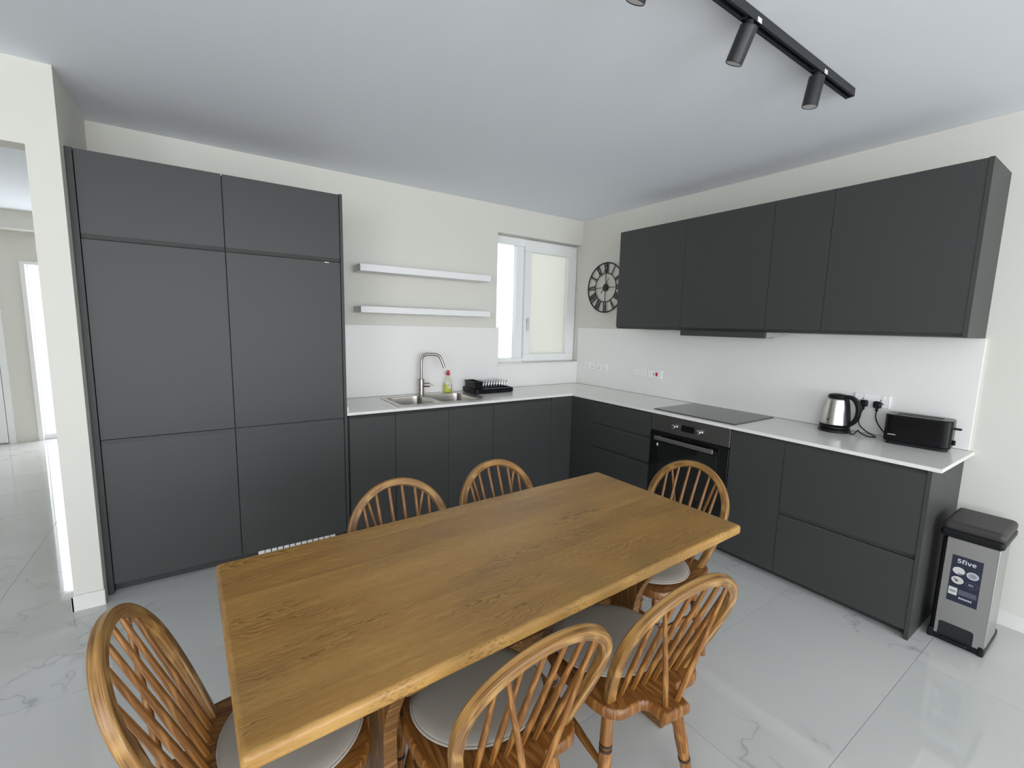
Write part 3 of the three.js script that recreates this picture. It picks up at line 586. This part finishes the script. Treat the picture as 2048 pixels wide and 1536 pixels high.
// ---------------------------------------------------------------- pedal bin
{
  const b = thing('pedal_bin', 'steel pedal bin with black lid and dark blue printed sticker', 'bin', [-0.445, 0, 3.236]);
  // local: front faces -x; z across (left is -z), depth to +x
  const hw = 0.098, D = 0.29;
  obj('body', [rb(0.006, D, 0.004, 0.53, -hw, hw - 0.006, 0.02, 3)], M.blackPlastic, b);
  obj('foot_band', [rb(0.0, D + 0.004, 0, 0.04, -hw - 0.004, hw + 0.004, 0.012, 3), rb(-0.004, 0.03, 0.0, 0.05, -hw - 0.002, -hw + 0.022, 0.008), rb(-0.004, 0.03, 0.0, 0.05, hw - 0.02, hw + 0.003, 0.008)], M.blackPlastic, b);
  const s = new THREE.Shape(); // (z, y) outline of the steel front with the pedal cut-out
  s.moveTo(-hw + 0.022, 0.035); s.lineTo(-hw + 0.022, 0.53); s.lineTo(hw, 0.53); s.lineTo(hw, 0.035); s.lineTo(0.06, 0.035); s.lineTo(0.06, 0.088); s.quadraticCurveTo(0.06, 0.104, 0.044, 0.104); s.lineTo(-0.05, 0.104); s.quadraticCurveTo(-0.066, 0.104, -0.066, 0.088); s.lineTo(-0.066, 0.035); s.closePath();
  const g = new THREE.ExtrudeGeometry(s, { depth: 0.004, bevelEnabled: true, bevelThickness: 0.001, bevelSize: 0.001, bevelSegments: 1 });
  obj('steel_front', mapGeo(g, new THREE.Matrix4().set(0, 0, 1, 0, 0, 1, 0, 0, 1, 0, 0, 0, 0, 0, 0, 1)), M.binSteel, b, 'brushed steel front');
  obj('steel_side', [rb(0.004, D - 0.05, 0.035, 0.53, hw - 0.005, hw + 0.001, 0.002), rb(-0.001, 0.008, 0.035, 0.53, hw - 0.006, hw + 0.0015, 0.0035, 3)], M.binSteel, b);
  obj('pedal_recess', rb(0.003, 0.0065, 0.03, 0.105, -0.068, 0.062, 0.001), M.iron, b);
  obj('pedal', rb(-0.016, 0.04, 0.018, 0.03, -0.05, 0.045, 0.005), M.blackPlastic, b);
  const l = obj('lid', [rb(-0.012, D + 0.006, 0.532, 0.572, -hw - 0.008, hw + 0.014, 0.016, 3)], M.blackPlastic, b);
  obj('lid_top', rb(-0.006, D + 0.004, 0.562, 0.612, -hw - 0.006, hw + 0.012, 0.022, 4), M.lid, l);
  const c = document.createElement('canvas'); c.width = 256; c.height = 560; const x = c.getContext('2d');
  x.fillStyle = '#23283a'; x.fillRect(0, 0, 256, 560);
  x.fillStyle = '#d3d6d8'; x.font = 'bold 68px sans-serif'; x.textAlign = 'left'; x.fillText('5five', 44, 84);
  const disc = (u, v, r, col, f) => { x.fillStyle = col; x.beginPath(); x.ellipse(u, v, r, r * 0.86, 0, 0, 7); x.fill(); if (f) f(); };
  disc(70, 178, 52, '#cfcfcb', () => { x.fillStyle = '#5c6070'; x.fillRect(64, 205, 46, 10); });
  disc(186, 192, 52, '#b9bcc2', () => { x.fillStyle = '#8f939d'; x.beginPath(); x.ellipse(186, 192, 34, 26, 0, 0, 7); x.fill(); });
  disc(70, 292, 52, '#cccbc2', () => { x.fillStyle = '#4a4d58'; x.beginPath(); x.moveTo(30, 268); x.lineTo(84, 296); x.lineTo(60, 312); x.fill(); });
  x.strokeStyle = '#5d6272'; x.lineWidth = 3; x.beginPath(); x.ellipse(188, 304, 48, 38, 0, 0, 7); x.stroke();
  x.fillStyle = '#b9bcc4'; x.font = 'bold 30px sans-serif'; x.fillText('40L', 160, 314);
  x.fillStyle = '#565b6a'; x.fillRect(90, 396, 150, 60);
  x.fillStyle = '#cfd0cf'; x.fillRect(8, 388, 74, 92); x.fillStyle = '#8b8d90'; x.fillRect(18, 424, 52, 22);
  x.fillStyle = '#c9cbcf'; for (let k = 0; k < 6; k++) x.fillRect(100 + k * 19, 486, 14, 20);
  const t = new THREE.CanvasTexture(c); t.colorSpace = THREE.SRGBColorSpace;
  const q = new THREE.BoxGeometry(0.0008, 0.232, 0.106), uv = q.attributes.uv, p = q.attributes.position;
  for (let i = 0; i < uv.count; i++) uv.setXY(i, p.getZ(i) / 0.106 + 0.5, p.getY(i) / 0.232 + 0.5);
  obj('sticker', q.translate(-0.0018, 0.336, 0.002), std([1, 1, 1], 0.45, { map: t }), b, 'dark blue printed product sticker');
}

// ---------------------------------------------------------------- table
{
  const t = thing('dining_table', 'long oak dining table with rubbed rounded edges, painted sheen and trestle legs', 'table', [-2.553, 0, 2.467], 0.028);
  const L = 1.646, D = 0.748, T = 0.038, top = 0.76;
  const g = new RoundedBoxGeometry(L, T, D, 4, 0.013), p = g.attributes.position, n = g.attributes.normal, uv = g.attributes.uv;
  for (let i = 0; i < p.count; i++) {
    const X = p.getX(i), Y = p.getY(i), Zz = p.getZ(i);
    if (Math.abs(n.getX(i)) > 0.8) uv.setXY(i, Y * 0.1 + 0.3, Zz / 0.85 + 0.5); else uv.setXY(i, X / 1.7 + 0.5, (Zz + (0.019 - Y)) / 0.85 + 0.5);
  }
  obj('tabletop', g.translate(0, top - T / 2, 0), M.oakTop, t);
  for (const x of [-0.475, 0.535]) {
    const s = new THREE.Shape(); // (z, y)
    s.moveTo(-0.24, 0.06); s.lineTo(0.24, 0.06); s.bezierCurveTo(0.22, 0.2, 0.13, 0.2, 0.13, 0.36); s.bezierCurveTo(0.13, 0.5, 0.2, 0.54, 0.24, 0.66);
    s.lineTo(-0.24, 0.66); s.bezierCurveTo(-0.2, 0.54, -0.13, 0.5, -0.13, 0.36); s.bezierCurveTo(-0.13, 0.2, -0.22, 0.2, -0.24, 0.06);
    const e = new THREE.ExtrudeGeometry(s, { depth: 0.032, bevelEnabled: true, bevelThickness: 0.003, bevelSize: 0.003, bevelSegments: 2, curveSegments: 12 });
    const leg = obj('trestle_leg', mapGeo(e, new THREE.Matrix4().set(0, 0, 1, x - 0.016, 0, 1, 0, 0, 1, 0, 0, 0, 0, 0, 0, 1)), M.oakDark, t);
    const out = Math.sign(x);
    obj('wedge', rb(x + out * 0.032 - 0.008, x + out * 0.032 + 0.008, 0.25, 0.388, -0.012, 0.012, 0.003), M.oak, leg);
    obj('foot', rb(x - 0.028, x + 0.028, 0, 0.06, -0.3, 0.3, 0.008), M.oakDark, t);
    obj('bearer', rb(x - 0.028, x + 0.028, 0.66, top - T - 0.0005, -0.31, 0.31, 0.006), M.oakDark, t);
  }
  obj('stretcher', rb(-0.525, 0.585, 0.27, 0.38, -0.017, 0.017, 0.004), M.oakDark, t);
}

// ---------------------------------------------------------------- chairs (forward is -z, origin on the floor under the seat)
function makeChair() {
  const c = thing('windsor_chair', '', 'chair', [0, 0, 0], 0, 'hoop-back oak chairs around the table');
  const SY = 0.43;
  { // saddle seat with scalloped rear and bobtail
    const s = new THREE.Shape(); // (x, z)
    s.moveTo(0, -0.2); s.bezierCurveTo(0.09, -0.2, 0.16, -0.195, 0.185, -0.15); s.bezierCurveTo(0.212, -0.09, 0.212, 0.0, 0.2, 0.07); s.bezierCurveTo(0.195, 0.12, 0.19, 0.175, 0.15, 0.192);
    s.bezierCurveTo(0.11, 0.205, 0.07, 0.18, 0.05, 0.21); s.bezierCurveTo(0.045, 0.23, 0.042, 0.245, 0.04, 0.262); s.lineTo(-0.04, 0.262);
    s.bezierCurveTo(-0.042, 0.245, -0.045, 0.23, -0.05, 0.21); s.bezierCurveTo(-0.07, 0.18, -0.11, 0.205, -0.15, 0.192); s.bezierCurveTo(-0.19, 0.175, -0.195, 0.12, -0.2, 0.07);
    s.bezierCurveTo(-0.212, 0.0, -0.212, -0.09, -0.185, -0.15); s.bezierCurveTo(-0.16, -0.195, -0.09, -0.2, 0, -0.2);
    const g = new THREE.ExtrudeGeometry(s, { depth: 0.02, bevelEnabled: true, bevelThickness: 0.008, bevelSize: 0.008, bevelSegments: 3, curveSegments: 10 });
    obj('seat', toCreasedNormals(mapGeo(g, new THREE.Matrix4().set(1, 0, 0, 0, 0, 0, 1, SY - 0.028, 0, 1, 0, 0, 0, 0, 0, 1)), 0.9), M.oakSeat, c);
  }
  const rec = 0.3766, cr = Math.cos(rec), sr = Math.sin(rec), Q = (x, s, d = 0) => V(x, SY - 0.012 + s * cr - d * sr, 0.15 + s * sr + d * cr);
  const half = (s) => 0.149 + 0.047 * Math.sin(Math.min(1, s / 0.256) * Math.PI / 2);
  const pts = [];
  for (let i = 0; i <= 16; i++) { const s = 0.256 * i / 16; pts.push(Q(-half(s), s)); }
  for (let i = 1; i < 40; i++) { const a = Math.PI * i / 40; pts.push(Q(-0.196 * Math.cos(a), 0.256 + 0.196 * Math.sin(a))); }
  for (let i = 16; i >= 0; i--) { const s = 0.256 * i / 16; pts.push(Q(half(s), s)); }
  obj('back_hoop', sweep(pts, V(0, -sr, cr), 0.0155, 0.0135, 0.45), M.oak, c);
  const topAt = (x) => 0.256 + 0.196 * Math.sqrt(1 - Math.pow(x / 0.196, 2)) - 0.012;
  for (const k of [-2.5, -1.5, -0.5, 0.5, 1.5, 2.5]) {
    const xb = k * 0.043, xt = k * 0.055;
    obj('spindle', rod(Q(xb, 0), Q(xt, topAt(xt)), [[0.0075, 0], [0.0085, 0.2], [0.009, 0.36], [0.007, 0.7], [0.0058, 1]], 9), M.oakTurned, c);
  }
  for (const k of [-1, 1]) obj('brace_spindle', rod(V(k * 0.022, SY - 0.005, 0.243), Q(k * 0.118, topAt(0.118) - 0.002, 0.004), [[0.008, 0], [0.009, 0.25], [0.007, 0.65], [0.0058, 1]], 9), M.oakTurned, c);
  const feet = {};
  for (const [sx, sz] of [[-1, -1], [1, -1], [-1, 1], [1, 1]]) {
    const a = V(sx * 0.125, SY - 0.02, sz * 0.12 + (sz > 0 ? 0.0 : 0)), b = V(sx * 0.185, 0, sz * 0.185);
    feet[sx + ',' + sz] = (y) => a.clone().lerp(b, (a.y - y) / a.y);
    const leg = obj('leg', rod(a, b, [[0.0125, 0], [0.015, 0.1], [0.019, 0.3], [0.0175, 0.36], [0.0195, 0.42], [0.0205, 0.6], [0.017, 0.75], [0.0185, 0.78], [0.016, 0.9], [0.0115, 1]], 14), M.oakTurned, c);
    for (const t of [0.345, 0.375, 0.765]) {
      const m = a.clone().lerp(b, t), d = b.clone().sub(a).normalize();
      obj('dark_band', rod(m.clone().addScaledVector(d, -0.004), m.clone().addScaledVector(d, 0.004), [0.0192, 0.0194], 14), M.burn, leg, 'dark scorched band');
    }
  }
  const st = (p, q) => obj('stretcher', rod(p, q, [[0.008, 0], [0.012, 0.25], [0.0145, 0.5], [0.012, 0.75], [0.008, 1]], 10), M.oakTurned, c);
  st(feet['-1,-1'](0.22), feet['-1,1'](0.2)); st(feet['1,-1'](0.22), feet['1,1'](0.2)); st(feet['-1,-1'](0.27), feet['1,-1'](0.27));
  return c;
}
function makeCushion() {
  const c = thing('seat_cushion', '', 'cushion', [0, 0, 0], 0, 'grey-beige seat cushions');
  const g = lathe([[0.0001, 0], [0.14, 0], [0.164, 0.008], [0.17, 0.016], [0.164, 0.025], [0.14, 0.033], [0.08, 0.036], [0.0001, 0.036]], 48), uv = g.attributes.uv, p = g.attributes.position;
  for (let i = 0; i < uv.count; i++) uv.setXY(i, p.getX(i) * 4, p.getZ(i) * 4);
  obj('pad', g.scale(1.13, 1, 1), M.cushion, c);
  obj('piping', new THREE.TorusGeometry(0.1695, 0.0035, 6, 64).rotateX(Math.PI / 2).scale(1.13, 1, 1).translate(0, 0.016, 0), M.piping, c);
  return c;
}
const chair0 = makeChair(), cush0 = makeCushion();
const seats = [ // x, z, turn, where
  [-3.27, 2.477, -1.627, 'at the table end facing away from the oven', 'on the chair at the table end away from the oven'],
  [-2.755, 2.232, 3.148, 'on the cabinet side of the table nearer the tall cabinets', 'on the cabinet-side chair nearer the tall cabinets'],
  [-2.257, 2.21, 3.183, 'on the cabinet side of the table nearer the drawers', 'on the cabinet-side chair nearer the drawers'],
  [-1.735, 2.425, 1.599, 'at the table end in front of the oven', 'on the chair in front of the oven'],
  [-2.78, 2.69, -0.036, 'on the table side opposite the sink, farther from the bin', 'on the opposite-the-sink chair farther from the bin'],
  [-2.296, 2.73, -0.114, 'on the table side opposite the sink, standing nearer the bin', 'on the opposite-the-sink chair nearer the bin'],
];
seats.forEach(([x, z, turn, where, on], i) => {
  for (const [proto, y, label] of [[chair0, 0, 'hoop-back oak spindle chair ' + where], [cush0, 0.4305, 'round grey-beige cushion ' + on]]) {
    const o = i ? proto.clone() : proto;
    let x2 = x, z2 = z;
    if (i) { o.name = numbered(proto.name); scene.add(o); }
    if (y) { x2 = x - 0.036 * Math.sin(turn); z2 = z - 0.036 * Math.cos(turn); }
    o.position.set(x2, y, z2); o.rotation.set(0, turn, 0);
    o.userData = { ...proto.userData, label };
  }
});
renderer.render(scene, camera);
